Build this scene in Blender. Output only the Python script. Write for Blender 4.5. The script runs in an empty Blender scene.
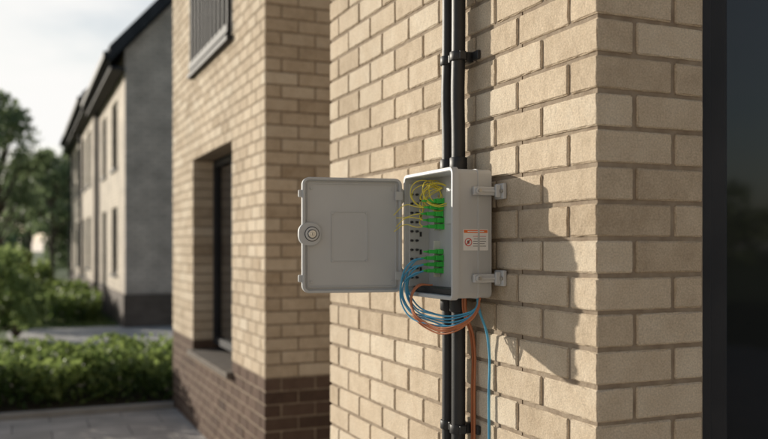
import bpy, math, random
import numpy as np
from mathutils import Vector
random.seed(7); rng=np.random.default_rng(7)
scene=bpy.context.scene
COL=scene.collection

# ------------------------------------------------------------------ helpers
def new_mat(name):
    m=bpy.data.materials.new(name); m.use_nodes=True
    nt=m.node_tree; b=nt.nodes['Principled BSDF']
    return m,nt,b
def noise_mat(name,c1,c2,scale=8,rough=.6,bump=0.0,bscale=60,metal=0.0,spec=.5,bdist=.002):
    m,nt,b=new_mat(name); N=nt.nodes; L=nt.links
    tc=N.new('ShaderNodeTexCoord')
    n=N.new('ShaderNodeTexNoise'); n.inputs['Scale'].default_value=scale; n.inputs['Detail'].default_value=6
    L.new(tc.outputs['Object'],n.inputs['Vector'])
    r=N.new('ShaderNodeValToRGB'); r.color_ramp.elements[0].position=.3; r.color_ramp.elements[1].position=.7
    r.color_ramp.elements[0].color=(*c1,1); r.color_ramp.elements[1].color=(*c2,1)
    L.new(n.outputs['Fac'],r.inputs['Fac']); L.new(r.outputs['Color'],b.inputs['Base Color'])
    b.inputs['Roughness'].default_value=rough; b.inputs['Metallic'].default_value=metal
    b.inputs['Specular IOR Level'].default_value=spec
    if bump>0:
        n2=N.new('ShaderNodeTexNoise'); n2.inputs['Scale'].default_value=bscale; n2.inputs['Detail'].default_value=5
        L.new(tc.outputs['Object'],n2.inputs['Vector'])
        bp=N.new('ShaderNodeBump'); bp.inputs['Strength'].default_value=bump; bp.inputs['Distance'].default_value=bdist
        L.new(n2.outputs['Fac'],bp.inputs['Height']); L.new(bp.outputs['Normal'],b.inputs['Normal'])
    return m
def brick_mat(name,ca,cb,cc,bump=.75):
    m,nt,b=new_mat(name); N=nt.nodes; L=nt.links
    at=N.new('ShaderNodeAttribute'); at.attribute_name='tint'
    tc=N.new('ShaderNodeTexCoord')
    r=N.new('ShaderNodeValToRGB'); e=r.color_ramp.elements
    e[0].position=0; e[0].color=(*ca,1); e[1].position=1; e[1].color=(*cc,1)
    k=r.color_ramp.elements.new(.5); k.color=(*cb,1)
    n=N.new('ShaderNodeTexNoise'); n.inputs['Scale'].default_value=14; n.inputs['Detail'].default_value=8; n.inputs['Roughness'].default_value=.65
    L.new(tc.outputs['Object'],n.inputs['Vector'])
    ad=N.new('ShaderNodeMath'); ad.operation='MULTIPLY_ADD'; ad.inputs[1].default_value=1.0; ad.inputs[2].default_value=-.5
    L.new(n.outputs['Fac'],ad.inputs[0])
    a2=N.new('ShaderNodeMath'); a2.operation='ADD'; a2.use_clamp=True
    L.new(at.outputs['Fac'],a2.inputs[0]); L.new(ad.outputs[0],a2.inputs[1]); L.new(a2.outputs[0],r.inputs['Fac'])
    s=N.new('ShaderNodeTexNoise'); s.inputs['Scale'].default_value=260; s.inputs['Detail'].default_value=3
    L.new(tc.outputs['Object'],s.inputs['Vector'])
    sr=N.new('ShaderNodeMapRange'); sr.inputs['From Min'].default_value=.3; sr.inputs['From Max'].default_value=.7
    sr.inputs['To Min'].default_value=.78; sr.inputs['To Max'].default_value=1.14
    L.new(s.outputs['Fac'],sr.inputs['Value'])
    # broad weathering over the wall
    wv=N.new('ShaderNodeTexNoise'); wv.inputs['Scale'].default_value=1.7; wv.inputs['Detail'].default_value=5
    L.new(tc.outputs['Object'],wv.inputs['Vector'])
    wr=N.new('ShaderNodeMapRange'); wr.inputs['From Min'].default_value=.3; wr.inputs['From Max'].default_value=.7
    wr.inputs['To Min'].default_value=.90; wr.inputs['To Max'].default_value=1.06
    L.new(wv.outputs['Fac'],wr.inputs['Value'])
    mm=N.new('ShaderNodeMath'); mm.operation='MULTIPLY'; L.new(sr.outputs['Result'],mm.inputs[0]); L.new(wr.outputs['Result'],mm.inputs[1])
    mx=N.new('ShaderNodeMix'); mx.data_type='RGBA'; mx.blend_type='MULTIPLY'; mx.inputs['Factor'].default_value=1
    L.new(r.outputs['Color'],mx.inputs['A']); L.new(mm.outputs[0],mx.inputs['B'])
    L.new(mx.outputs['Result'],b.inputs['Base Color'])
    b.inputs['Roughness'].default_value=.92; b.inputs['Specular IOR Level'].default_value=.2
    n3=N.new('ShaderNodeTexNoise'); n3.inputs['Scale'].default_value=110; n3.inputs['Detail'].default_value=8; n3.inputs['Roughness'].default_value=.7
    L.new(tc.outputs['Object'],n3.inputs['Vector'])
    n4=N.new('ShaderNodeTexVoronoi'); n4.inputs['Scale'].default_value=70
    L.new(tc.outputs['Object'],n4.inputs['Vector'])
    a3=N.new('ShaderNodeMath'); a3.operation='MULTIPLY_ADD'; a3.inputs[1].default_value=.35
    L.new(n4.outputs['Distance'],a3.inputs[0]); L.new(n3.outputs['Fac'],a3.inputs[2])
    bp=N.new('ShaderNodeBump'); bp.inputs['Strength'].default_value=bump; bp.inputs['Distance'].default_value=.0024
    L.new(a3.outputs[0],bp.inputs['Height']); L.new(bp.outputs['Normal'],b.inputs['Normal'])
    return m
def leaf_mat(name,dark,light):
    m,nt,b=new_mat(name); N=nt.nodes; L=nt.links
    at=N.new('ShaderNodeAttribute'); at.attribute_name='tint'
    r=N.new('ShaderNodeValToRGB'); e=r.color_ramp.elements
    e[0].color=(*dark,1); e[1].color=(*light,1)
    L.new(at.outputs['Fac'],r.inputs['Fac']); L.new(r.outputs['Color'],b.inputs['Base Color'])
    b.inputs['Roughness'].default_value=.55
    tr=N.new('ShaderNodeBsdfTranslucent'); L.new(r.outputs['Color'],tr.inputs['Color'])
    ms=N.new('ShaderNodeMixShader'); ms.inputs['Fac'].default_value=.5
    L.new(b.outputs[0],ms.inputs[1]); L.new(tr.outputs[0],ms.inputs[2])
    L.new(ms.outputs[0],N['Material Output'].inputs['Surface'])
    return m

def empty(name):
    e=bpy.data.objects.new(name,None); COL.objects.link(e); e.empty_display_size=.1; return e
def mesh_obj(name,verts,faces,mat,parent=None,smooth=False,tint=None):
    me=bpy.data.meshes.new(name); me.from_pydata([tuple(v) for v in verts],[],faces); me.update()
    if tint is not None:
        a=me.color_attributes.new('tint','FLOAT_COLOR','POINT')
        t=np.asarray(tint,dtype=np.float32); c=np.ones((len(t),4),dtype=np.float32); c[:,:3]=t[:,None]
        a.data.foreach_set('color',c.ravel())
    if smooth: me.polygons.foreach_set('use_smooth',[True]*len(me.polygons))
    o=bpy.data.objects.new(name,me); COL.objects.link(o)
    if mat: me.materials.append(mat)
    if parent: o.parent=parent
    return o
def fix_normals(o):
    import bmesh
    bm=bmesh.new(); bm.from_mesh(o.data); bmesh.ops.recalc_face_normals(bm,faces=bm.faces); bm.to_mesh(o.data); bm.free()
BOXF=[(0,3,2,1),(4,5,6,7),(0,1,5,4),(1,2,6,5),(2,3,7,6),(3,0,4,7)]
def boxes(name,lst,mat,parent=None,bevel=0):
    V=[];F=[]
    for (x0,x1,y0,y1,z0,z1) in lst:
        b=len(V)
        V+=[(x0,y0,z0),(x1,y0,z0),(x1,y1,z0),(x0,y1,z0),(x0,y0,z1),(x1,y0,z1),(x1,y1,z1),(x0,y1,z1)]
        F+=[tuple(b+i for i in f) for f in BOXF]
    o=mesh_obj(name,V,F,mat,parent)
    if bevel:
        md=o.modifiers.new('b','BEVEL'); md.width=bevel; md.segments=2; md.limit_method='ANGLE'
    return o
def cyl(name,p0,p1,r0,mat,parent=None,r1=None,n=24,bev=0):
    p0=Vector(p0);p1=Vector(p1); r1=r0 if r1 is None else r1
    d=(p1-p0).normalized(); a=d.orthogonal().normalized(); b=d.cross(a)
    rings=[(p0,r0),(p1,r1)] if not bev else [(p0,r0-bev),(p0+d*bev,r0),(p1-d*bev,r1),(p1,r1-bev)]
    V=[];F=[]
    for (p,r) in rings:
        for i in range(n):
            t=2*math.pi*i/n; V.append(p+(a*math.cos(t)+b*math.sin(t))*r)
    for k in range(len(rings)-1):
        for i in range(n):
            j=(i+1)%n; F.append((k*n+i,k*n+j,(k+1)*n+j,(k+1)*n+i))
    F.append(tuple(range(n))[::-1]); F.append(tuple((len(rings)-1)*n+i for i in range(n)))
    o=mesh_obj(name,V,F,mat,parent)
    for p in o.data.polygons:
        if len(p.vertices)==4: p.use_smooth=True
    return o
def tube(name,pts,r,mat,parent=None,kind='BEZIER'):
    cu=bpy.data.curves.new(name,'CURVE'); cu.dimensions='3D'; cu.bevel_depth=r; cu.bevel_resolution=3; cu.resolution_u=12; cu.use_fill_caps=True
    sp=cu.splines.new('BEZIER'); sp.bezier_points.add(len(pts)-1)
    for q,p in zip(sp.bezier_points,pts):
        q.co=p; q.handle_left_type='AUTO'; q.handle_right_type='AUTO'
    o=bpy.data.objects.new(name,cu); COL.objects.link(o); cu.materials.append(mat)
    if parent: o.parent=parent
    return o
def rr_loop(w0,w1,z0,z1,r,ins,n=6):
    a0,a1,b0,b1=w0+ins,w1-ins,z0+ins,z1-ins; r=max(r-ins,.0008); P=[]
    for (cx,cz,s) in ((a1-r,b1-r,0),(a0+r,b1-r,90),(a0+r,b0+r,180),(a1-r,b0+r,270)):
        for i in range(n+1):
            t=math.radians(s+90*i/n); P.append((cx+r*math.cos(t),cz+r*math.sin(t)))
    return P
def rr_solid(name,w0,w1,z0,z1,r,profile,fmap,mat,parent,smooth=True):
    V=[];F=[];n=None
    for (ins,t) in profile:
        lp=rr_loop(w0,w1,z0,z1,r,ins); n=len(lp)
        V+=[fmap(a,t,z) for a,z in lp]
    K=len(profile)
    for k in range(K-1):
        for i in range(n):
            j=(i+1)%n; F.append((k*n+i,k*n+j,(k+1)*n+j,(k+1)*n+i))
    F.append(tuple(range(n))); F.append(tuple((K-1)*n+i for i in range(n)))
    o=mesh_obj(name,V,F,mat,parent); fix_normals(o)
    if smooth:
        for p in o.data.polygons: p.use_smooth=(len(p.vertices)==4)
        md=o.modifiers.new('es','EDGE_SPLIT'); md.split_angle=math.radians(38)
    return o

# ------------------------------------------------------------------ materials
M_brick=brick_mat('cream_brick',(.42,.325,.225),(.61,.50,.37),(.73,.635,.50))
M_brickd=brick_mat('brown_plinth_brick',(.075,.048,.036),(.13,.085,.063),(.18,.125,.095))
M_mortar=noise_mat('mortar',(.25,.195,.145),(.36,.295,.225),30,.95,.8,150,spec=.1)
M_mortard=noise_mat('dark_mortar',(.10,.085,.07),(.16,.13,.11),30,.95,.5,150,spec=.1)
M_frame=noise_mat('dark_frame',(.024,.024,.027),(.038,.037,.040),5,.65,.1,200,spec=.25)
M_sill=noise_mat('window_sill_stone',(.13,.11,.092),(.18,.155,.13),9,.85,.3,60,spec=.2)
M_black=noise_mat('black_conduit',(.012,.012,.013),(.022,.022,.024),20,.5,.15,120)
M_blackm=noise_mat('black_clamp',(.02,.02,.021),(.03,.03,.032),20,.5)
M_grey=noise_mat('grey_plastic',(.47,.48,.485),(.53,.54,.54),6,.48,.15,500,bdist=.0005)
M_grey2=noise_mat('grey_plastic_light',(.54,.545,.545),(.60,.605,.60),6,.5,.1,400,bdist=.0005)
M_white=noise_mat('white_panel',(.66,.65,.61),(.75,.74,.69),12,.5)
M_metal=noise_mat('steel',(.45,.44,.42),(.6,.6,.58),40,.32,.1,200,metal=1.0)
M_green=noise_mat('green_connector',(.04,.50,.06),(.07,.66,.10),20,.38)
M_yellow=noise_mat('yellow_fibre',(.82,.68,.06),(.9,.76,.12),20,.4)
M_blue=noise_mat('blue_cable',(.06,.32,.55),(.10,.42,.65),15,.4)
M_orange=noise_mat('brown_orange_cable',(.42,.13,.05),(.52,.18,.07),15,.45)
M_label=noise_mat('label_white',(.76,.75,.73),(.82,.81,.79),20,.5)
M_lorange=noise_mat('label_orange',(.75,.16,.04),(.82,.2,.05),20,.5)
M_lred=noise_mat('label_red',(.6,.04,.03),(.65,.05,.04),20,.5)
M_ink=noise_mat('label_ink',(.05,.05,.05),(.08,.08,.08),20,.5)
def glass_mat():
    m,nt,b=new_mat('window_glass'); N=nt.nodes
    tc=N.new('ShaderNodeTexCoord'); n=N.new('ShaderNodeTexNoise'); n.inputs['Scale'].default_value=1.2
    nt.links.new(tc.outputs['Object'],n.inputs['Vector'])
    bp=N.new('ShaderNodeBump'); bp.inputs['Strength'].default_value=.05; bp.inputs['Distance'].default_value=.02
    nt.links.new(n.outputs['Fac'],bp.inputs['Height']); nt.links.new(bp.outputs['Normal'],b.inputs['Normal'])
    b.inputs['Base Color'].default_value=(.014,.014,.015,1); b.inputs['Roughness'].default_value=.05
    b.inputs['IOR'].default_value=1.4
    return m
M_glass=glass_mat()
M_roof=noise_mat('roof_slate',(.03,.032,.037),(.06,.062,.068),3,.9,.3,20,spec=.1)
M_coping=noise_mat('coping_stone',(.28,.27,.25),(.36,.35,.33),6,.8,.3,60)
M_bark=noise_mat('bark',(.06,.045,.03),(.12,.09,.065),8,.9,.8,25,bdist=.02)
M_leafd=leaf_mat('tree_leaves',(.085,.12,.065),(.29,.36,.18))  # leaf colours lightened to stand in for haze in the air
M_leafb=leaf_mat('shrub_leaves',(.11,.17,.05),(.36,.44,.17))
M_leafh=leaf_mat('hedge_leaves',(.06,.11,.03),(.31,.39,.12))
M_grass=leaf_mat('grass_blades',(.07,.11,.03),(.22,.28,.09))
M_ground=noise_mat('grass_ground',(.06,.095,.03),(.10,.145,.05),1.2,.95,.6,30,bdist=.02)
M_soil=noise_mat('soil',(.04,.03,.02),(.08,.06,.04),5,.95,.8,30,bdist=.02)
def paving_mat(name,c1,c2,cm,sx,sy,gap=.006):
    m,nt,b=new_mat(name); N=nt.nodes; L=nt.links
    tc=N.new('ShaderNodeTexCoord'); br=N.new('ShaderNodeTexBrick')
    L.new(tc.outputs['Object'],br.inputs['Vector'])
    br.inputs['Scale'].default_value=1; br.inputs['Brick Width'].default_value=sx; br.inputs['Row Height'].default_value=sy
    br.inputs['Mortar Size'].default_value=gap; br.inputs['Color1'].default_value=(*c1,1); br.inputs['Color2'].default_value=(*c2,1); br.inputs['Mortar'].default_value=(*cm,1)
    n=N.new('ShaderNodeTexNoise'); n.inputs['Scale'].default_value=2.5; n.inputs['Detail'].default_value=9
    L.new(tc.outputs['Object'],n.inputs['Vector'])
    mr=N.new('ShaderNodeMapRange'); mr.inputs['From Min'].default_value=.3; mr.inputs['From Max'].default_value=.7; mr.inputs['To Min'].default_value=.75; mr.inputs['To Max'].default_value=1.15
    L.new(n.outputs['Fac'],mr.inputs['Value'])
    mx=N.new('ShaderNodeMix'); mx.data_type='RGBA'; mx.blend_type='MULTIPLY'; mx.inputs['Factor'].default_value=1
    L.new(br.outputs['Color'],mx.inputs['A']); L.new(mr.outputs['Result'],mx.inputs['B']); L.new(mx.outputs['Result'],b.inputs['Base Color'])
    b.inputs['Roughness'].default_value=.85
    bp=N.new('ShaderNodeBump'); bp.inputs['Strength'].default_value=.5; bp.inputs['Distance'].default_value=.004; bp.invert=True
    L.new(br.outputs['Fac'],bp.inputs['Height']); L.new(bp.outputs['Normal'],b.inputs['Normal'])
    return m
M_pave=paving_mat('paving_slabs',(.44,.41,.375),(.50,.465,.43),(.22,.20,.185),.6,.4)
M_drive=paving_mat('driveway_blocks',(.46,.44,.41),(.52,.50,.47),(.24,.23,.21),.2,.1,.004)
def wallbrick_mat(name,c1,c2,cm):
    m=paving_mat(name,c1,c2,cm,.215,.08,.006); nt=m.node_tree
    tc=[n for n in nt.nodes if n.type=='TEX_COORD'][0]; br=[n for n in nt.nodes if n.type=='TEX_BRICK'][0]
    sep=nt.nodes.new('ShaderNodeSeparateXYZ'); cb=nt.nodes.new('ShaderNodeCombineXYZ')
    nt.links.new(tc.outputs['Object'],sep.inputs[0])
    add=nt.nodes.new('ShaderNodeMath'); nt.links.new(sep.outputs['X'],add.inputs[0]); nt.links.new(sep.outputs['Y'],add.inputs[1])
    nt.links.new(add.outputs[0],cb.inputs['X']); nt.links.new(sep.outputs['Z'],cb.inputs['Y']); nt.links.new(cb.outputs[0],br.inputs['Vector'])
    return m
M_hwall=wallbrick_mat('house_wall_brick',(.52,.44,.35),(.60,.52,.42),(.33,.28,.22))
M_hgable=wallbrick_mat('house_gable_brick',(.56,.475,.40),(.63,.54,.46),(.34,.29,.25))
M_hplinth=wallbrick_mat('house_plinth_brick',(.12,.09,.072),(.15,.115,.09),(.12,.10,.085))

# ------------------------------------------------------------------ bricks
H=.08; ML=.215; G=.010; HD=.0975; DEP=.0975
class BM:
    def __init__(s): s.V=[];s.F=[];s.T=[]
    def brick(s,x0,x1,y0,y1,z0,z1,hi,tint):
        ext=[(x0,x1),(y0,y1),(z0,z1)]
        cs=[]
        for a,b in ext:
            L=b-a; e=.0035
            if L<.012: cs.append([a,b]); continue
            if hi: k=max(1,int(round(L/.018)))
            else: k=1
            inner=[a+e+(L-2*e)*i/k for i in range(k+1)]
            cs.append([a]+inner+[b])
        X,Y,Z=cs; nx,ny,nz=len(X)-1,len(Y)-1,len(Z)-1
        idx={}
        off=[random.uniform(-.0010,.0010) for _ in range(3)]
        def vid(i,j,k):
            key=(i,j,k)
            if key in idx: return idx[key]
            ex=(i in(0,nx))+(j in(0,ny))+(k in(0,nz))
            p=[X[i],Y[j],Z[k]]
            if ex>=2:
                ch=.0018 if ex==2 else .0026
                if hi and random.random()<.09: ch+=random.uniform(.0008,.0026)
                for q,(ii,nn) in enumerate(((i,nx),(j,ny),(k,nz))):
                    if ii in (0,nn): p[q]+=ch*(1 if ii==0 else -1)
            jt=.0013 if hi and ex>=2 else (.0005 if hi else .0003)
            p=[p[q]+random.uniform(-jt,jt)+off[q] for q in range(3)]
            idx[key]=len(s.V); s.V.append(p); s.T.append(tint); return idx[key]
        F=s.F
        for i in range(nx):
            for k in range(nz):
                F.append((vid(i,0,k),vid(i+1,0,k),vid(i+1,0,k+1),vid(i,0,k+1)))
                F.append((vid(i,ny,k),vid(i,ny,k+1),vid(i+1,ny,k+1),vid(i+1,ny,k)))
        for j in range(ny):
            for k in range(nz):
                F.append((vid(0,j,k),vid(0,j,k+1),vid(0,j+1,k+1),vid(0,j+1,k)))
                F.append((vid(nx,j,k),vid(nx,j+1,k),vid(nx,j+1,k+1),vid(nx,j,k+1)))
        for i in range(nx):
            for j in range(ny):
                F.append((vid(i,j,0),vid(i,j+1,0),vid(i+1,j+1,0),vid(i+1,j,0)))
                F.append((vid(i,j,nz),vid(i+1,j,nz),vid(i+1,j+1,nz),vid(i,j+1,nz)))
def tintv():
    t=random.gauss(.5,.14)
    if random.random()<.07: t-=.15
    return min(.95,max(.05,t))
def spans(length,first):
    out=[]; a=first
    while a<length-.02:
        out.append((a,min(a+ML-G,length))); a+=ML
    return out
def cut(a,b,c0,c1,holes):
    segs=[(a,b)]
    for (h0,h1,z0,z1) in holes:
        if c1<=z0+.03 or c0>=z1-.03: continue
        n=[]
        for (p,q) in segs:
            if q<=h0 or p>=h1: n.append((p,q)); continue
            if p<h0-.015: n.append((p,h0))
            if q>h1+.015: n.append((h1,q))
        segs=n
    return segs
def brick_building(parent,ox,oy,lenY,lenX,courses,plinth,holesY,holesX,depY,hi_range):
    B=BM(); D=BM()
    for c in range(courses):
        z0=c*H+G/2; z1=(c+1)*H-G/2
        bm=D if c<plinth else B
        hi=hi_range[0]<z0<hi_range[1]
        even=c%2==0
        if even: bm.brick(ox,ox+HD,oy,oy+ML-G,z0,z1,hi,tintv()); sy=ML; sx=HD+G
        else:    bm.brick(ox,ox+ML-G,oy,oy+HD,z0,z1,hi,tintv()); sy=HD+G; sx=ML
        for a,b in spans(lenY,sy):
            for p,q in cut(a,b,z0,z1,holesY):
                nearh=any(abs(p-h[1])<.01 or abs(q-h[0])<.01 for h in holesY)
                bm.brick(ox,ox+(depY if nearh else DEP),oy+p,oy+q,z0,z1,hi,tintv())
        for a,b in spans(lenX,sx):
            for p,q in cut(a,b,z0,z1,holesX):
                bm.brick(ox+p,ox+q,oy,oy+DEP,z0,z1,hi and a<.5,tintv())
    mesh_obj('brickwork',B.V,B.F,M_brick,parent,smooth=False,tint=B.T)
    if D.V: mesh_obj('plinth_brickwork',D.V,D.F,M_brickd,parent,smooth=False,tint=D.T)
def wall_cells(holes,L0,L1,Z0,Z1):
    xs=sorted({L0,L1,*[h[0] for h in holes],*[h[1] for h in holes]}); zs=sorted({Z0,Z1,*[h[2] for h in holes],*[h[3] for h in holes]})
    out=[]
    for i in range(len(xs)-1):
        for k in range(len(zs)-1):
            cx=(xs[i]+xs[i+1])/2; cz=(zs[k]+zs[k+1])/2
            if any(h[0]<cx<h[1] and h[2]<cz<h[3] for h in holes): continue
            if xs[i]<L0 or xs[i+1]>L1: continue
            out.append((xs[i],xs[i+1],zs[k],zs[k+1]))
    return out
R=.0055 # mortar recess

# ===== foreground building =====
fb=empty('brick_house')
HT=70*H
holesX=[(.2945,1.60,.16,2.40)]
brick_building(fb,0,0,1.71,3.4,70,9,[],holesX,DEP,(.95,2.75))
lst=[(R,.25,R+.30,1.70,0,HT)]
for a,b,z0,z1 in wall_cells([(.2945+.004,1.60-.004,.16,2.40)],R,3.39,0,HT):
    lst.append((a,b,R,.30,z0,z1))
boxes('mortar',lst,M_mortar,fb)
boxes('rear_walls',[(.26,3.38,1.45,1.69,0,HT-.01),(3.15,3.385,.31,1.44,0,HT-.01)],M_mortar,fb)
boxes('coping',[(-.04,3.45,-.04,1.76,HT+.002,HT+.07)],M_coping,fb,.008)
x0=.2945; x1=1.60; zb=.16; zt=2.40
boxes('window_frame',[ (x0+.001,x0+.052,.028,.11,zb,zt),(x1-.052,x1-.001,.028,.11,zb,zt),(x0+.054,x1-.054,.028,.11,zt-.055,zt-.002),(x0+.054,x1-.054,.028,.11,zb+.002,zb+.06)],M_frame,fb,.003)
boxes('window_sash',[ (x0+.056,x0+.118,.045,.10,zb+.062,zt-.058),(x1-.118,x1-.056,.045,.10,zb+.062,zt-.058),(x0+.120,x1-.120,.045,.10,zt-.13,zt-.06),(x0+.120,x1-.120,.045,.10,zb+.064,zb+.14)],M_frame,fb,.004)
boxes('window_glazing_bead',[ (x0+.1185,x0+.134,.060,.085,zb+.14,zt-.13)],M_frame,fb,.003)
boxes('window_glass',[(x0+.1195,x1-.1195,.072,.078,zb+.141,zt-.131)],M_glass,fb)
boxes('window_sill',[(x0-.03,x1+.03,-.05,.10,zb-.05,zb-.002)],M_coping,fb,.005)

# ===== middle building =====
mb=empty('brick_house.001')
MX,MY=.205,3.444; LY=3.33
w0=(5.86-5.07)/.9193; w1=(7.18-5.07)/.9193
holes=[(w0,w1,.64,2.24),(w0,w1,2.96,4.80)]
brick_building(mb,MX,MY,LY,5.0,70,9,holes,[],.215,(99,99))
lst=[]
for a,b,z0,z1 in wall_cells([(h[0]-.006,h[1]+.006,h[2]-.004,h[3]+.004) for h in holes],R,LY-.01,0,HT):
    lst.append((MX+R,MX+.20,MY+a,MY+b,z0,z1))
lst.append((MX+.202,MX+4.98,MY+R,MY+.30,0,HT))
boxes('mortar',lst,M_mortar,mb)
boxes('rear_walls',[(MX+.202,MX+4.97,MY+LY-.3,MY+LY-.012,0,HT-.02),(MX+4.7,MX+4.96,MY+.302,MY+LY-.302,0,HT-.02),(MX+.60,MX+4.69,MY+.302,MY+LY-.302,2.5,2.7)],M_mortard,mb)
boxes('coping',[(MX-.05,MX+5.05,MY-.05,MY+LY+.05,HT+.002,HT+.07)],M_coping,mb,.008)
for hi_,(a,b,z0,z1) in enumerate(holes):
    X=MX+.17; Y0=MY+a; Y1=MY+b
    f=.06
    boxes('window_frame',[(X,X+.07,Y0+.001,Y0+f,z0+.05,z1),(X,X+.07,Y1-f,Y1-.001,z0+.05,z1),(X,X+.07,Y0+f+.001,Y1-f-.001,z1-f,z1-.001),(X,X+.07,Y0+f+.001,Y1-f-.001,z0+.051,z0+.05+f),(X+.004,X+.066,(Y0+Y1)/2-.035,(Y0+Y1)/2+.035,z0+.05+f+.001,z1-f-.001)],M_frame,mb,.003)
    boxes('window_glass',[(X+.03,X+.036,Y0+f,Y1-f,z0+.05+f,z1-f)],M_glass,mb)
    boxes('window_sill',[(MX-.045,X+.09,Y0-.03,Y1+.03,z0-.035,z0+.005)],M_sill if hi_==0 else M_frame,mb,.004)
a,b,z0,z1=holes[1]
bars=[]
n=11
for i in range(n):
    y=MY+a+.03+(b-a-.06)*i/(n-1); bars.append((MX-.030,MX-.008,y-.016,y+.016,z0+.09,z0+1.58))
bars+= [(MX-.035,MX-.005,MY+a,MY+b,z0+1.581,z0+1.62),(MX-.035,MX-.005,MY+a,MY+b,z0+.03,z0+.089),
        (MX-.004,MX+.12,MY+b-.02,MY+b-.002,z0+.30,z0+.33),(MX-.004,MX+.12,MY+a+.002,MY+a+.02,z0+.30,z0+.33)]
boxes('balcony_railing',bars,M_frame,mb)

# ===== terraced houses =====
def terrace(name,X0,X1,Y0,Y1,eave,pitch,wins,gable_plinth=.62):
    e=empty(name); xr=(X0+X1)/2; rz=eave+math.tan(pitch)*(xr-X0)
    t=.25
    cells=wall_cells([(w[0],w[1],w[2],w[3]) for w in wins],Y0+t,Y1-t,gable_plinth,eave)
    boxes('front_wall',[(X0,X0+t,c[0],c[1],c[2],c[3]) for c in cells],M_hwall,e)
    boxes('plinth',[(X0-.03,X1+.03,Y0-.03,Y1+.03,0,gable_plinth-.004)],M_hplinth,e)
    boxes('back_wall',[(X1-t,X1,Y0+t,Y1-t,gable_plinth,eave)],M_hwall,e)
    for y0,y1 in ((Y0,Y0+t-.002),(Y1-t+.002,Y1)):
        V=[(X0,y0,gable_plinth),(X1,y0,gable_plinth),(X1,y0,eave),(xr,y0,rz),(X0,y0,eave)]
        V+=[(v[0],y1,v[2]) for v in V[:5]]
        F=[(0,1,2,3,4),(9,8,7,6,5)]+[(i,i+5,(i+1)%5+5,(i+1)%5) for i in range(5)]
        g=mesh_obj('gable_wall',V,F,M_hgable,e); fix_normals(g)
    oh=.30; ov=.22; th=.20
    for s in (1,-1):
        ex=X0-oh if s==1 else X1+oh
        ez=eave-oh*math.tan(pitch)+.05
        V=[]
        for y in (Y0-ov,Y1+ov):
            V+=[(ex,y,ez),(xr,y,rz+.05),(xr,y,rz+.05+th/math.cos(pitch)),(ex,y,ez+th/math.cos(pitch))]
        F=[(0,1,2,3),(7,6,5,4),(0,4,5,1),(1,5,6,2),(2,6,7,3),(3,7,4,0)]
        g=mesh_obj('roof',V,F,M_roof,e); fix_normals(g)
    ez=eave-oh*math.tan(pitch)
    boxes('gutter',[(X0-oh-.11,X0-oh-.004,Y0-ov,Y1+ov,ez+.1,ez+.24),(X0-oh+.01,X0-.004,Y0-ov+.02,Y1+ov-.02,eave-.42,eave-.36)],M_frame,e,.02)
    boxes('downpipe',[(X0-.10,X0-.02,Y1-.25,Y1-.17,.1,eave-.43)],M_frame,e,.02)
    for w in wins:
        boxes('window_frame',[(X0+.08,X0+.15,w[0],w[0]+.07,w[2],w[3]),(X0+.08,X0+.15,w[1]-.07,w[1],w[2],w[3]),(X0+.08,X0+.15,w[0]+.071,w[1]-.071,w[3]-.07,w[3]),(X0+.08,X0+.15,w[0]+.071,w[1]-.071,w[2],w[2]+.07)],M_frame,e)
        boxes('window_glass',[(X0+.11,X0+.12,w[0]+.07,w[1]-.07,w[2]+.07,w[3]-.07)],M_glass,e)
        boxes('window_sill',[(X0-.05,X0+.079,w[0]-.04,w[1]+.04,w[2]-.05,w[2]-.002)],M_frame,e)
    boxes('chimney',[(xr-.3,xr+.3,Y1-1.2,Y1-.6,rz-.6,rz+.9)],M_hgable,e)
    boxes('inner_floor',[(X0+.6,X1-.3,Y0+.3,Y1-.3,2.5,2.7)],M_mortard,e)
    return e
terrace('terraced_house',.69,7.7,15.24,21.0,5.25,math.radians(48),[(16.6,17.7,.95,2.35),(16.6,17.7,3.15,4.55),(19.0,20.0,.66,2.35),(19.0,20.0,3.15,4.55)])
terrace('terraced_house.001',.60,7.6,21.5,26.0,5.4,math.radians(45),[(22.5,23.6,.95,2.35),(22.5,23.6,3.2,4.7),(24.4,25.4,.7,2.35),(24.4,25.4,3.2,4.7)])
terrace('terraced_house.002',.60,7.6,26.6,31.5,5.4,math.radians(45),[(27.4,28.5,.95,2.35),(27.4,28.5,3.2,4.7),(29.6,30.6,.7,2.35),(29.6,30.6,3.2,4.7)])
# unseen row added behind the camera to bounce warm sunlight onto shaded faces
bounce_row=terrace('added_bounce_terrace',7.2,14.2,-12.0,5.0,5.6,math.radians(42),[(y,y+1.2,.95,2.35) for y in (-10.5,-6.8,-3.1,.6,3.2)]+[(y,y+1.2,3.3,4.7) for y in (-10.5,-6.8,-3.1,.6,3.2)])
bounce_row.rotation_euler=(0,0,-math.pi/2)

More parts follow.
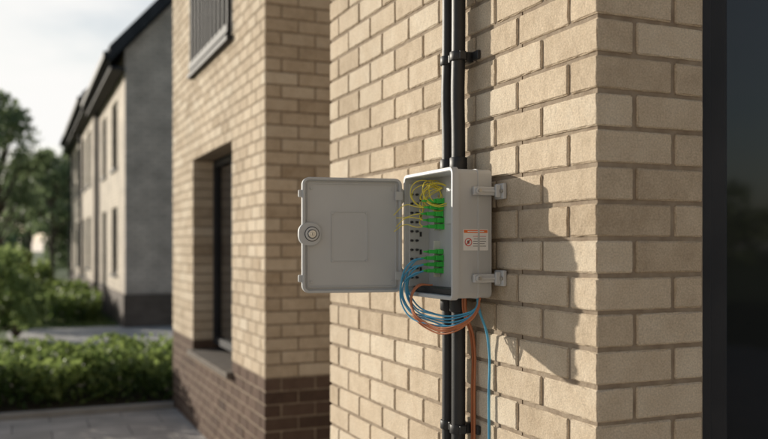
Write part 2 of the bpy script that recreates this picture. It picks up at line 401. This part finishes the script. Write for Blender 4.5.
# ------------------------------------------------------------------ fibre box
bx=empty('fiber_distribution_box')
ZB,ZT=1.372,1.701; Y0,Y1=.400,.690
boxmap=lambda a,t,z:(-t,a,z)
rr_solid('housing',Y0,Y1,ZB,ZT,.014,[(.001,.025),(0,.027),(0,.120),(-.0045,.122),(-.0045,.137),(-.003,.140),(.004,.140),(.006,.138),(.006,.033)],boxmap,M_grey,bx)
rr_solid('housing_rib',Y0,Y1,ZB,ZT,.014,[(.001,.060),(-.0015,.061),(-.0015,.066),(.001,.067)],boxmap,M_grey,bx)
rr_solid('back_plate',Y0+.014,Y1-.014,ZB+.014,ZT-.014,.006,[(0,.0335),(0,.037),(.001,.038)],boxmap,M_white,bx)
boxes('side_panel',[(-.128,-.042,Y1-.0105,Y1-.0065,ZB+.02,ZT-.02)],M_grey2,bx,.001)
for col,x in enumerate((-.122,-.106)):
    for i in range(10):
        z=ZB+.045+i*.026
        cyl('panel_screw',(x,Y1-.0105,z),(x,Y1-.020,z),.0036,M_blackm,bx,r1=.003,n=12)
for i in range(5):
    z=ZB+.06+i*.05
    boxes('panel_slot',[(-.096,-.090,Y1-.0125,Y1-.0104,z,z+.014)],M_blackm,bx)
AY=Y1-.095
AX=.008
boxes('adapter_carrier',[(-.094+AX,-.038,AY+.014,AY+.017,1.548,1.640),(-.094+AX,-.038,AY+.014,AY+.017,1.420,1.520)],M_white,bx,.0008)
random.seed(3)
UP=[1.552+.0175*i for i in range(5)]; LO=[1.431+.0175*i for i in range(4)]
for z in UP+LO:
    yy=AY+random.uniform(-.003,.003); ax=AX+random.uniform(-.005,.004)
    boxes('adapter_body',[(-.094+ax,-.052+ax,yy-.008,yy+.011,z,z+.0135)],M_green,bx,.0012)
    boxes('adapter_flange',[(-.076+ax,-.072+ax,yy-.011,yy+.013,z-.001,z+.0150)],M_green,bx,.0006)
    boxes('connector_plug',[(-.119+ax,-.0945+ax,yy-.004,yy+.007,z+.0016,z+.0118)],M_green,bx,.0015)
    cyl('connector_boot',(-.119+ax,yy+.0015,z+.0066),(-.135+ax,yy+.0015,z+.0066),.0038,M_green,bx,r1=.002,n=12)
    boxes('connector_tail',[(-.051+ax,-.042+ax,yy-.003,yy+.006,z+.002,z+.0105)],M_white,bx,.001)
boxes('splice_tray',[(-.066,-.040,Y1-.22,AY-.02,1.56,1.66)],M_white,bx,.003)
boxes('splice_tray_lid',[(-.0705,-.0665,Y1-.215,AY-.025,1.565,1.655)],M_grey2,bx,.002)
boxes('cable_gland_bar',[(-.120,-.045,Y0+.02,Y1-.02,ZB+.0065,ZB+.022)],M_blackm,bx,.002)
def yloops():
    for k in range(9):
        cy=Y1-.085+random.uniform(-.03,.02); cz=1.650+random.uniform(-.014,.006); rx=.040+random.uniform(-.010,.012); rz=.034+random.uniform(-.008,.006)
        x=-.078-random.uniform(0,.030)
        pts=[]
        a0=random.uniform(0,6); sx=random.choice((-1,1))
        for i in range(9):
            t=a0+i*math.pi*2/8*1.02
            pts.append((x+sx*.034*math.cos(t)+random.uniform(-.002,.002),min(cy+rx*math.sin(t+1.2)*.5,Y1-.014),min(cz+rz*math.sin(t),ZT-.012)))
        tube('yellow_fibre',pts,.0013,M_yellow,bx)
    for k in range(9):
        z=UP[k%5]+.006; y=AY+.0015
        if k<5: pts=[(-.124,y,z),(-.131,y+.008,z+.008),(-.120+.004*k,y+.020,z+.025),(-.095,y+.02,1.655+random.uniform(-.015,.02)),(-.07,y-.01,1.665)]
        else: pts=[(-.124,y,z),(-.138,y+.010,z+random.uniform(-.003,.008)),(-.160,Y1-.05+random.uniform(-.01,.01),z+random.uniform(-.016,.010)),(-.166+random.uniform(-.026,.016),Y1-.03,z+random.uniform(-.020,.006))]
        tube('yellow_fibre',pts,.0012,M_yellow,bx)
    for k in range(4):
        y=AY-.004-k*.004
        tube('blue_fibre',[(-.045,y,LO[k]+.006),(-.043,y-.02,LO[k]+.03),(-.044,y-.022,1.52),(-.043,y-.01,UP[k]-.01),(-.045,y,UP[k]+.005)],.0011,M_blue,bx)
yloops()
for z in (1.645,1.423):
    boxes('mount_bracket',[(-.084,-.012,Y0-.0140,Y0-.0025,z-.011,z+.011)],M_grey2,bx,.003)
    boxes('mount_bracket_rib',[(-.080,-.016,Y0-.018,Y0-.0142,z-.003,z+.003)],M_grey2,bx,.0012)
    cyl('bracket_bolt',(-.072,Y0-.014,z),(-.072,Y0-.021,z),.0085,M_grey2,bx,n=24,bev=.001)
    cyl('bracket_bolt_head',(-.072,Y0-.021,z),(-.072,Y0-.025,z),.0045,M_metal,bx,n=6)
    boxes('wall_foot',[(-.0115,.0,Y0-.034,Y0+.012,z-.020,z+.020)],M_grey2,bx,.003)
    boxes('wall_foot_upright',[(-.026,-.0118,Y0-.024,Y0-.0155,z-.016,z+.016)],M_grey2,bx,.002)
    cyl('foot_screw',(-.0115,Y0-.028,z),(-.016,Y0-.028,z),.005,M_metal,bx,n=12)
    boxes('mount_bracket',[(-.045,-.001,Y1+.001,Y1+.02,z-.02,z+.02)],M_grey2,bx,.003)
boxes('wall_spacer',[(-.0249,-.001,.46,.48,1.40,1.67),(-.0249,-.001,.645,.665,1.40,1.67)],M_grey,bx)
def lab(n,a,b,z0,z1,t,m,r=.001): rr_solid(n,a,b,z0,z1,r,[(0,0),(0,t)],lambda p,q,z:(-p,Y0-.0002-q,z),m,bx,False)
lab('warning_label',.036,.108,1.494,1.548,.0004,M_label,.002)
lab('label_header',.038,.106,1.5385,1.546,.0007,M_lorange)
for i,(a,b) in enumerate(((.042,.080),(.042,.078),(.042,.080),(.046,.080),(.042,.080))):
    z=1.529-.0062*i; lab('label_text_line',a,b,z,z+.0013,.0007,M_ink if i else M_lred,.0004)
lab('header_text_line',.048,.096,1.5410,1.543,.0009,M_label,.0005)
V=[];F=[];n=28; cx,cz=.0935,1.515
for i in range(n):
    t=2*math.pi*i/n
    for r in (.0105,.0085): V.append((-(cx+r*math.cos(t)),Y0-.0011,cz+r*math.sin(t)))
for i in range(n):
    j=(i+1)%n; F.append((2*i,2*j,2*j+1,2*i+1))
mesh_obj('label_symbol_ring',V,F,M_lred,bx)
V=[(-(cx+dx),Y0-.0013,cz+dz) for dx,dz in ((-.0068,.0052),(-.0052,.0068),(.0068,-.0052),(.0052,-.0068))]
mesh_obj('label_symbol_bar',V,[(0,1,2,3)],M_lred,bx)
lab('label_symbol_hand',.0905,.0965,1.511,1.519,.0008,M_ink,.002)

# door
ph=math.radians(10); HX,HY=-.143,Y1+.002; c_,s_=math.cos(ph),math.sin(ph)
def dm(a,t,z): return (HX-c_*a-s_*t, HY+s_*a-c_*t, z)
DW=.286; DZ0,DZ1=ZB+.004,ZT-.006
rr_solid('door_panel',.004,DW,DZ0,DZ1,.020,[(.0015,-.014),(0,-.012),(0,.008),(.002,.010),(.0065,.010),(.008,.008),(.009,-.001),(.0105,-.002)],dm,M_grey,bx)
rr_solid('door_seal_rib',.004,DW,DZ0,DZ1,.020,[(.014,-.0025),(.0145,.002),(.016,.0025),(.0175,.002),(.018,-.0025)],dm,M_grey,bx)
def ring(n,a0,a1,z0,z1,r,w,t0,t1,mat):
    V=[];F=[]
    P=[(0,t0),(.0006,t1),(w-.0006,t1),(w,t0)]
    for ins,t in P: 
        lp=rr_loop(a0,a1,z0,z1,r,ins); k=len(lp); V+=[dm(a,t,z) for a,z in lp]
    for q in range(3):
        for i in range(k):
            j=(i+1)%k; F.append((q*k+i,q*k+j,(q+1)*k+j,(q+1)*k+i))
    o=mesh_obj(n,V,F,mat,bx); fix_normals(o); return o
ring('door_panel_outline',.10,.205,DZ0+.085,DZ0+.225,.010,.0028,-.0026,-.0003,M_grey)
for a,z in ((.104,.089),(.201,.089),(.104,.221),(.201,.221)):
    cyl('door_stud',dm(a,-.003,DZ0+z),dm(a,.0018,DZ0+z),.004,M_grey,bx,n=16,bev=.0006)
for a,z in ((.03,.03),(.26,.03),(.03,.289),(.26,.289)):
    cyl('door_corner_boss',dm(a,-.003,DZ0+z),dm(a,.001,DZ0+z),.004,M_grey,bx,n=16,bev=.0006)
LZ=1.5385; LA=DW-.026
rr_solid('lock_bulge',DW-.052,DW+.010,LZ-.032,LZ+.032,.026,[(.001,-.013),(0,-.012),(0,.009),(.002,.011)],dm,M_grey,bx)
cyl('lock_seat',dm(LA,.0108,LZ),dm(LA,.0122,LZ),.0205,M_blackm,bx,n=36,bev=.0005)
cyl('lock_bezel',dm(LA,.012,LZ),dm(LA,.017,LZ),.0185,M_grey2,bx,n=36,bev=.0018)
cyl('lock_gap',dm(LA,.0168,LZ),dm(LA,.0174,LZ),.0128,M_blackm,bx,n=32,bev=.0002)
cyl('lock_barrel',dm(LA,.017,LZ),dm(LA,.022,LZ),.0112,M_metal,bx,n=32,bev=.0014)
cyl('lock_core',dm(LA,.0218,LZ),dm(LA,.0235,LZ),.006,M_metal,bx,n=24,bev=.0008)
V=[dm(LA+a,.0238,LZ+z) for a,z in ((-.0009,-.004),(.0009,-.004),(.0009,.004),(-.0009,.004))]
mesh_obj('keyhole',V,[(0,1,2,3)],M_ink,bx)
for z in (DZ0+.040,DZ1-.045):
    rr_solid('door_catch',DW-.002,DW+.010,z-.010,z+.010,.003,[(.0005,-.008),(0,-.007),(0,.004),(.001,.005)],dm,M_grey,bx)
for z in (ZB+.05,ZT-.055):
    cyl('hinge_knuckle',(HX-.002,HY+.001,z-.018),(HX-.002,HY+.001,z+.018),.0058,M_grey2,bx,n=20,bev=.001)
    cyl('hinge_pin',(HX-.002,HY+.001,z-.021),(HX-.002,HY+.001,z+.021),.0025,M_metal,bx,n=12)
    rr_solid('hinge_leaf',.002,.024,z-.012,z+.012,.003,[(0,.008),(0,.0115),(.001,.012)],dm,M_grey2,bx)

# patch cables
cb=empty('patch_cables')
random.seed(11)
for k in range(6):
    j=lambda s:random.uniform(-s,s)
    d=k*.005
    z0=LO[k%3]+.006
    tube('blue_patch_cable',[(-.124,AY+.0015,z0),(-.139-d*.6,AY+.012+j(.004),z0-.008),(-.148-d,Y1-.045+j(.008),1.400+j(.006)),
        (-.145-d,Y1-.075+j(.008),1.355-d),(-.125-d*.5,.545+j(.012),1.326-d+j(.004)),(-.080,.46+j(.010),1.328-d+j(.005)),(-.052,.425+j(.006),1.350),(-.047+j(.004),.43+j(.004),1.373)],.0022,M_blue,cb)
for k in range(4):
    j=lambda s:random.uniform(-s,s); d=k*.0045
    tube('orange_patch_cable',[(-.110,Y1-.12,1.40),(-.143,Y1-.10+d,1.395),(-.160,Y1-.095,1.345-d),(-.138,.54+j(.006),1.298-d),(-.098,.455+j(.006),1.300-d),(-.060,.415+j(.006),1.338),(-.050+j(.004),.411+j(.004),1.373)],.0022,M_orange,cb)
tube('blue_drop_cable',[(-.045,.440,1.374),(-.04,.438,1.34),(-.016,.437,1.27),(-.012,.4365,1.1),(-.012,.437,.8),(-.012,.436,.4),(-.012,.436,.0)],.0034,M_blue,cb)
for q,dy in enumerate((0,.013)):
    tube('orange_drop_cable',[(-.052,.492+dy,1.374),(-.045,.500+dy,1.33),(-.016,.512+dy,1.26),(-.012,.514+dy,1.1),(-.012,.514+dy,.8),(-.012,.515+dy,.4),(-.012,.515+dy,.0)],.0036,M_orange,cb)

# conduits
cd=empty('conduit_pipes')
PY=(.611,.549)
for y,r in zip(PY,(.0165,.0190)):
    v=.042; w_=.003 if r<.018 else .0015
    tube('conduit_upper',[(-v,y,ZT-.002),(-v,y,1.80),(-v-.001,y+w_,1.92),(-v,y,2.02),(-v,y-w_*.6,2.35),(-v,y+.001,2.6),(-v,y,3.1),(-v,y+.002,3.6),(-v,y,4.2),(-v,y,5.5)],r,M_black,cd)
    tube('conduit_lower',[(-v,y,ZB+.002),(-v,y-w_*.5,1.2),(-v,y,1.01),(-v,y+.001,.7),(-v,y,.35),(-v,y,0.0)],r,M_black,cd)
    for za,zb_ in ((ZT+.0005,ZT+.045),(ZB-.045,ZB-.0005)):
        cyl('conduit_gland',(-v,y,za),(-v,y,zb_),r+.006,M_blackm,cd,n=8,bev=.002)
for z in (2.02,3.1,4.2,1.01,.35):
    for y,r in zip(PY,(.0165,.0190)):
        cyl('pipe_clamp_band',(-.042,y,z-.012),(-.042,y,z+.012),r+.0045,M_blackm,cd,n=28,bev=.001)
        boxes('pipe_clamp_lug',[(-.052,-.032,y-.029,y-.020,z-.011,z+.011)],M_blackm,cd,.002)
        boxes('pipe_clamp_foot',[(-.0200,.0,y-.011,y+.011,z-.014,z+.014)],M_blackm,cd,.002)
    boxes('pipe_clamp_rail',[(-.010,.0,.500,.530,z-.012,z+.012),(-.010,.0,.632,.66,z-.012,z+.012)],M_blackm,cd,.002)
# ------------------------------------------------------------------ ground
def sheet(name,x0,x1,y0,y1,z,mat):
    return mesh_obj(name,[(x0,y0,z),(x1,y0,z),(x1,y1,z),(x0,y1,z)],[(0,1,2,3)],mat)
sheet('ground',-400,400,-400,400,-.012,M_ground)
sheet('pavement',-12,9,-9,6.62,0-.004,M_pave)
sheet('driveway',-1.35,12,11.4,15.6,-.006,M_drive)
boxes('kerb',[(-12,.2,6.63,6.72,-.02,.05)],M_coping,None,.01)

# ------------------------------------------------------------------ foliage
def leaves(cent,size,tint,up=.0,elong=1.7):
    n=len(cent); c=np.asarray(cent)
    d=rng.normal(size=(n,3)); d/=np.linalg.norm(d,axis=1)[:,None]
    e=rng.normal(size=(n,3)); e-= (e*d).sum(1)[:,None]*d; e/=np.linalg.norm(e,axis=1)[:,None]
    s=(size*rng.uniform(.6,1.3,n))[:,None]
    V=np.empty((n,4,3)); V[:,0]=c-d*s*elong/2; V[:,1]=c+e*s/2; V[:,2]=c+d*s*elong/2; V[:,3]=c-e*s/2
    F=[(4*i,4*i+1,4*i+2,4*i+3) for i in range(n)]
    return V.reshape(-1,3),F,np.repeat(tint,4)
def blob(cx,cy,cz,r,n,flat=1.0,shell=.5):
    d=rng.normal(size=(n,3)); d/=np.linalg.norm(d,axis=1)[:,None]
    rad=r*(shell+(1-shell)*rng.uniform(0,1,n)**.7)*(1+.18*np.sin(d[:,0]*5+cx*3)*np.cos(d[:,2]*6+cy))
    p=d*rad[:,None]; p[:,2]*=flat
    return p+np.array([cx,cy,cz])
def tree(name,x,y,h,cr,nleaf=9000,size=.16,mat=M_leafd,conifer=False):
    e=empty(name); x=float(x)
    V=[];F=[]
    def limb(p0,p1,r0,r1,n=8,k=4):
        p0=np.array(p0,float);p1=np.array(p1,float)
        d=p1-p0; d/=np.linalg.norm(d); a=np.cross(d,[.3,.9,.1]); a/=np.linalg.norm(a); b=np.cross(d,a)
        base=len(V)
        for q in range(k+1):
            f=q/k; c=p0+(p1-p0)*f+rng.normal(size=3)*r0*.25*(0<q<k)
            r=r0+(r1-r0)*f
            for i in range(n):
                t=2*math.pi*i/n; V.append(c+(a*math.cos(t)+b*math.sin(t))*r)
        for q in range(k):
            for i in range(n):
                j=(i+1)%n; F.append((base+q*n+i,base+q*n+j,base+(q+1)*n+j,base+(q+1)*n+i))
    limb((x,y,-.1),(x+.1,y,h*.8),.018*h,.004*h,10,8)
    P=[];T=[]
    if conifer:
        K=46
        for i in range(K):
            f=i/(K-1); z=h*(.08+.9*f); rr=cr*(1-f)**.8+.12
            for q in range(5):
                a=rng.uniform(0,6.28); px,py=x+math.cos(a)*rr*.65,y+math.sin(a)*rr*.65
                if q<2: limb((x,y,z),(px,py,z-.1),.02,.006,5,2)
                b=blob(px,py,z-.1*rr,rr*.45+.08,max(12,nleaf//(K*5)),.45,.1); P.append(b); T.append(np.clip(rng.normal(.30+.25*rng.uniform(-1,1),.12,len(b)),0,1))
    else:
        K=34
        for i in range(K):
            a=rng.uniform(0,6.28); f=rng.uniform(.25,1.0); rr=cr*math.sin(math.pi*min(.97,(f*.85+.12)))**.6*rng.uniform(.4,1.0)
            px,py,pz=x+math.cos(a)*rr,y+math.sin(a)*rr,h*(.18+.8*f)
            limb((x+.05,y,h*max(.15,.62*f)),(px,py,pz),.006*h,.0015*h,6,3)
            b=blob(px,py,pz,cr*rng.uniform(.2,.42),nleaf//K,.8,.25); P.append(b)
            T.append(np.clip(rng.normal(.3+.5*f*rng.uniform(.4,1.1),.15,len(b)),0,1))
    mesh_obj('trunk',V,F,M_bark,e,True)
    P=np.concatenate(P);T=np.concatenate(T)
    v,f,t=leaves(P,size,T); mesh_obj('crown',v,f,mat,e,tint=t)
    return e
tree('leafy_tree',-2.0,34,7.6,1.9,4600,.12)
tree('leafy_tree.001',.35,45,6.2,1.8,4000,.14)
tree('conifer_tree',1.35,47,7.6,1.4,5500,.14,conifer=True)
tree('leafy_tree.002',2.6,50,7.8,2.2,4500,.16)
tree('leafy_tree.003',-.6,54,7.0,2.2,4500,.16)
P=[];T=[]
for i in range(170):
    a=i/170*2*math.pi+rng.uniform(-.01,.01); rr=rng.uniform(72,95)
    hh=rng.uniform(4.5,8.0)
    for q in range(3):
        b=blob(rr*math.sin(a)+rng.uniform(-2,2),rr*math.cos(a)+rng.uniform(-2,2),hh*(.25+.28*q),hh*.35*rng.uniform(.7,1.1),90,.9,.4)
        P.append(b);T.append(np.clip(rng.normal(.6+.2*q*rng.uniform(.3,1),.15,len(b)),0,1))
P=np.concatenate(P);T=np.concatenate(T)
v,f,t=leaves(P,.68,T); mesh_obj('distant_trees',v,f,M_leafd,tint=t)
def hedge(name,x0,x1,y0,y1,h,dens,size,mat,top_var=.08,tmul=1.0):
    n=int(dens*(x1-x0)*(y1-y0)*h)
    x=rng.uniform(x0,x1,n);y=rng.uniform(y0,y1,n); f=rng.uniform(0,1,n)**.55
    hv=h*(1+top_var*np.sin(x*7.1+y*3.3)+top_var*np.sin(y*9.7-x*4.2)*.8+rng.normal(0,.07,n))
    z=f*hv+.02
    k=.04*np.sin(x*11+z*9)+.04*np.cos(y*13+z*7)
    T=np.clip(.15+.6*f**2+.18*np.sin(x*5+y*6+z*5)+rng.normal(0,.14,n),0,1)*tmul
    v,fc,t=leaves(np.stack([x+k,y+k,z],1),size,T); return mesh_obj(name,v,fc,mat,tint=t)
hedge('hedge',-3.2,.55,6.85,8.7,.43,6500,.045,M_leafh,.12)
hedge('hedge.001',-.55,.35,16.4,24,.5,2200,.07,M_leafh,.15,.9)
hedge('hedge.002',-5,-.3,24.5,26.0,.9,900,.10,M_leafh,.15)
boxes('garden_soil',[(-3.2,.6,6.85,8.7,-.01,.03)],M_soil)
def shrub(name,cl,n,size,mat,seed):
    r=random.Random(seed); e=empty(name); P=[];T=[];V=[];F=[]
    for (cx,cy,h,rad) in cl:
        for q in range(16):
            a=r.uniform(0,6.28); rr=rad*r.uniform(.1,.85); z=h*r.uniform(.2,.92)*(1-.25*rr/rad)
            b=blob(cx+math.cos(a)*rr,cy+math.sin(a)*rr,z,rad*r.uniform(.2,.36),n//16,1.0,.15); P.append(b)
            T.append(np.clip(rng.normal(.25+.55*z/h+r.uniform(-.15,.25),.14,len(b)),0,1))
            p0=Vector((cx,cy,0));p1=b.mean(0); k=len(V)
            for c,w in ((p0,.02),(Vector(p1),.006)):
                for i in range(5):
                    t=i*1.2566; V.append((c.x+math.cos(t)*w,c.y+math.sin(t)*w,c.z))
            for i in range(5): F.append((k+i,k+(i+1)%5,k+5+(i+1)%5,k+5+i))
    mesh_obj('stems',V,F,M_bark,e)
    P=np.concatenate(P);T=np.concatenate(T); P[:,2]=np.maximum(P[:,2],.02)
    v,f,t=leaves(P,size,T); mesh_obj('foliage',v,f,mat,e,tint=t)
shrub('shrub',[(-1.75,13.2,1.75,.9),(-1.2,14.0,1.2,.55)],3800,.055,M_leafb,1)
shrub('shrub.001',[(-1.5,16.8,1.4,.7),(-1.15,17.6,.9,.5)],3000,.065,M_leafb,2)
shrub('shrub.002',[(-1.7,21.5,1.7,1.0),(-.95,23.0,1.0,.6)],3000,.08,M_leafb,3)
n=30000
x=rng.uniform(-5,.6,n); y=np.where(rng.uniform(0,1,n)<.5,rng.uniform(8.7,11.4,n),rng.uniform(15.65,26,n))
hgt=rng.uniform(.04,.10,n); a=rng.uniform(0,6.28,n); w=.008
V=np.empty((n,3,3)); V[:,0]=np.stack([x-w*np.cos(a),y-w*np.sin(a),0*x-.01],1); V[:,1]=np.stack([x+w*np.cos(a),y+w*np.sin(a),0*x-.01],1)
V[:,2]=np.stack([x+rng.normal(0,.02,n),y+rng.normal(0,.02,n),hgt],1)
mesh_obj('lawn_grass',V.reshape(-1,3),[(3*i,3*i+1,3*i+2) for i in range(n)],M_grass,tint=np.repeat(rng.uniform(0,1,n),3))

# ------------------------------------------------------------------ light, sky
sd=Vector((-1,1.54,.44)).normalized()
el=math.asin(sd.z); az=math.atan2(sd.x,sd.y)
sl=bpy.data.lights.new('sun','SUN'); sl.energy=5.0; sl.angle=math.radians(.5); sl.color=(1,.925,.80)
so=bpy.data.objects.new('sun',sl); COL.objects.link(so); so.rotation_euler=(-sd).to_track_quat('-Z','Y').to_euler(); so.location=sd*50
w=bpy.data.worlds.new('World'); scene.world=w; w.use_nodes=True; nt=w.node_tree; N=nt.nodes; L=nt.links
bg=N['Background']; sky=N.new('ShaderNodeTexSky'); sky.sky_type='NISHITA'; sky.sun_disc=False
sky.sun_elevation=el; sky.sun_rotation=az%(2*math.pi); sky.dust_density=1.5; sky.air_density=1.0
tc=N.new('ShaderNodeTexCoord'); mp=N.new('ShaderNodeMapping'); mp.inputs['Scale'].default_value=(1,1,3.2)
cn=N.new('ShaderNodeTexNoise'); cn.inputs['Scale'].default_value=3.4; cn.inputs['Detail'].default_value=8; cn.inputs['Roughness'].default_value=.55
L.new(tc.outputs['Generated'],mp.inputs['Vector']); L.new(mp.outputs[0],cn.inputs['Vector'])
cr=N.new('ShaderNodeMapRange'); cr.inputs['From Min'].default_value=.40; cr.inputs['From Max'].default_value=.60; cr.inputs['To Min'].default_value=.42; cr.inputs['To Max'].default_value=1.0
L.new(cn.outputs['Fac'],cr.inputs['Value'])
sp=N.new('ShaderNodeSeparateXYZ'); L.new(tc.outputs['Generated'],sp.inputs[0])
hz=N.new('ShaderNodeMapRange'); hz.inputs['From Min'].default_value=.30; hz.inputs['From Max'].default_value=.55; hz.inputs['To Min'].default_value=1.0; hz.inputs['To Max'].default_value=.08
L.new(sp.outputs['Z'],hz.inputs['Value'])
dp=N.new('ShaderNodeVectorMath'); dp.operation='DOT_PRODUCT'; dp.inputs[1].default_value=(sd.x,sd.y,0); L.new(tc.outputs['Generated'],dp.inputs[0])
sh=N.new('ShaderNodeMapRange'); sh.inputs['From Min'].default_value=-.2; sh.inputs['From Max'].default_value=.6; sh.inputs['To Min'].default_value=.25; sh.inputs['To Max'].default_value=1.0
L.new(dp.outputs['Value'],sh.inputs['Value'])
m1=N.new('ShaderNodeMath'); m1.operation='MULTIPLY'; L.new(cr.outputs['Result'],m1.inputs[0]); L.new(hz.outputs['Result'],m1.inputs[1])
m2=N.new('ShaderNodeMath'); m2.operation='MULTIPLY'; L.new(m1.outputs[0],m2.inputs[0]); L.new(sh.outputs['Result'],m2.inputs[1])
mx=N.new('ShaderNodeMix'); mx.data_type='RGBA'; mx.inputs['B'].default_value=(7.9,7.8,7.6,1)
L.new(m2.outputs[0],mx.inputs['Factor']); L.new(sky.outputs[0],mx.inputs['A']); L.new(mx.outputs['Result'],bg.inputs['Color'])
bg.inputs['Strength'].default_value=.125

# ------------------------------------------------------------------ camera
cam=bpy.data.cameras.new('camera'); co=bpy.data.objects.new('camera',cam); COL.objects.link(co); scene.camera=co
cam.sensor_width=36; cam.lens=36*850/768; cam.shift_y=28.5/768; cam.clip_start=.05; cam.clip_end=1500
co.location=(-1.1376,-1.496,1.5); co.rotation_euler=(math.radians(90),0,-math.atan(364/850))
cam.dof.use_dof=True; cam.dof.focus_distance=2.15; cam.dof.aperture_fstop=2.4
scene.view_settings.view_transform='Standard'; scene.view_settings.look='None'; scene.view_settings.exposure=0
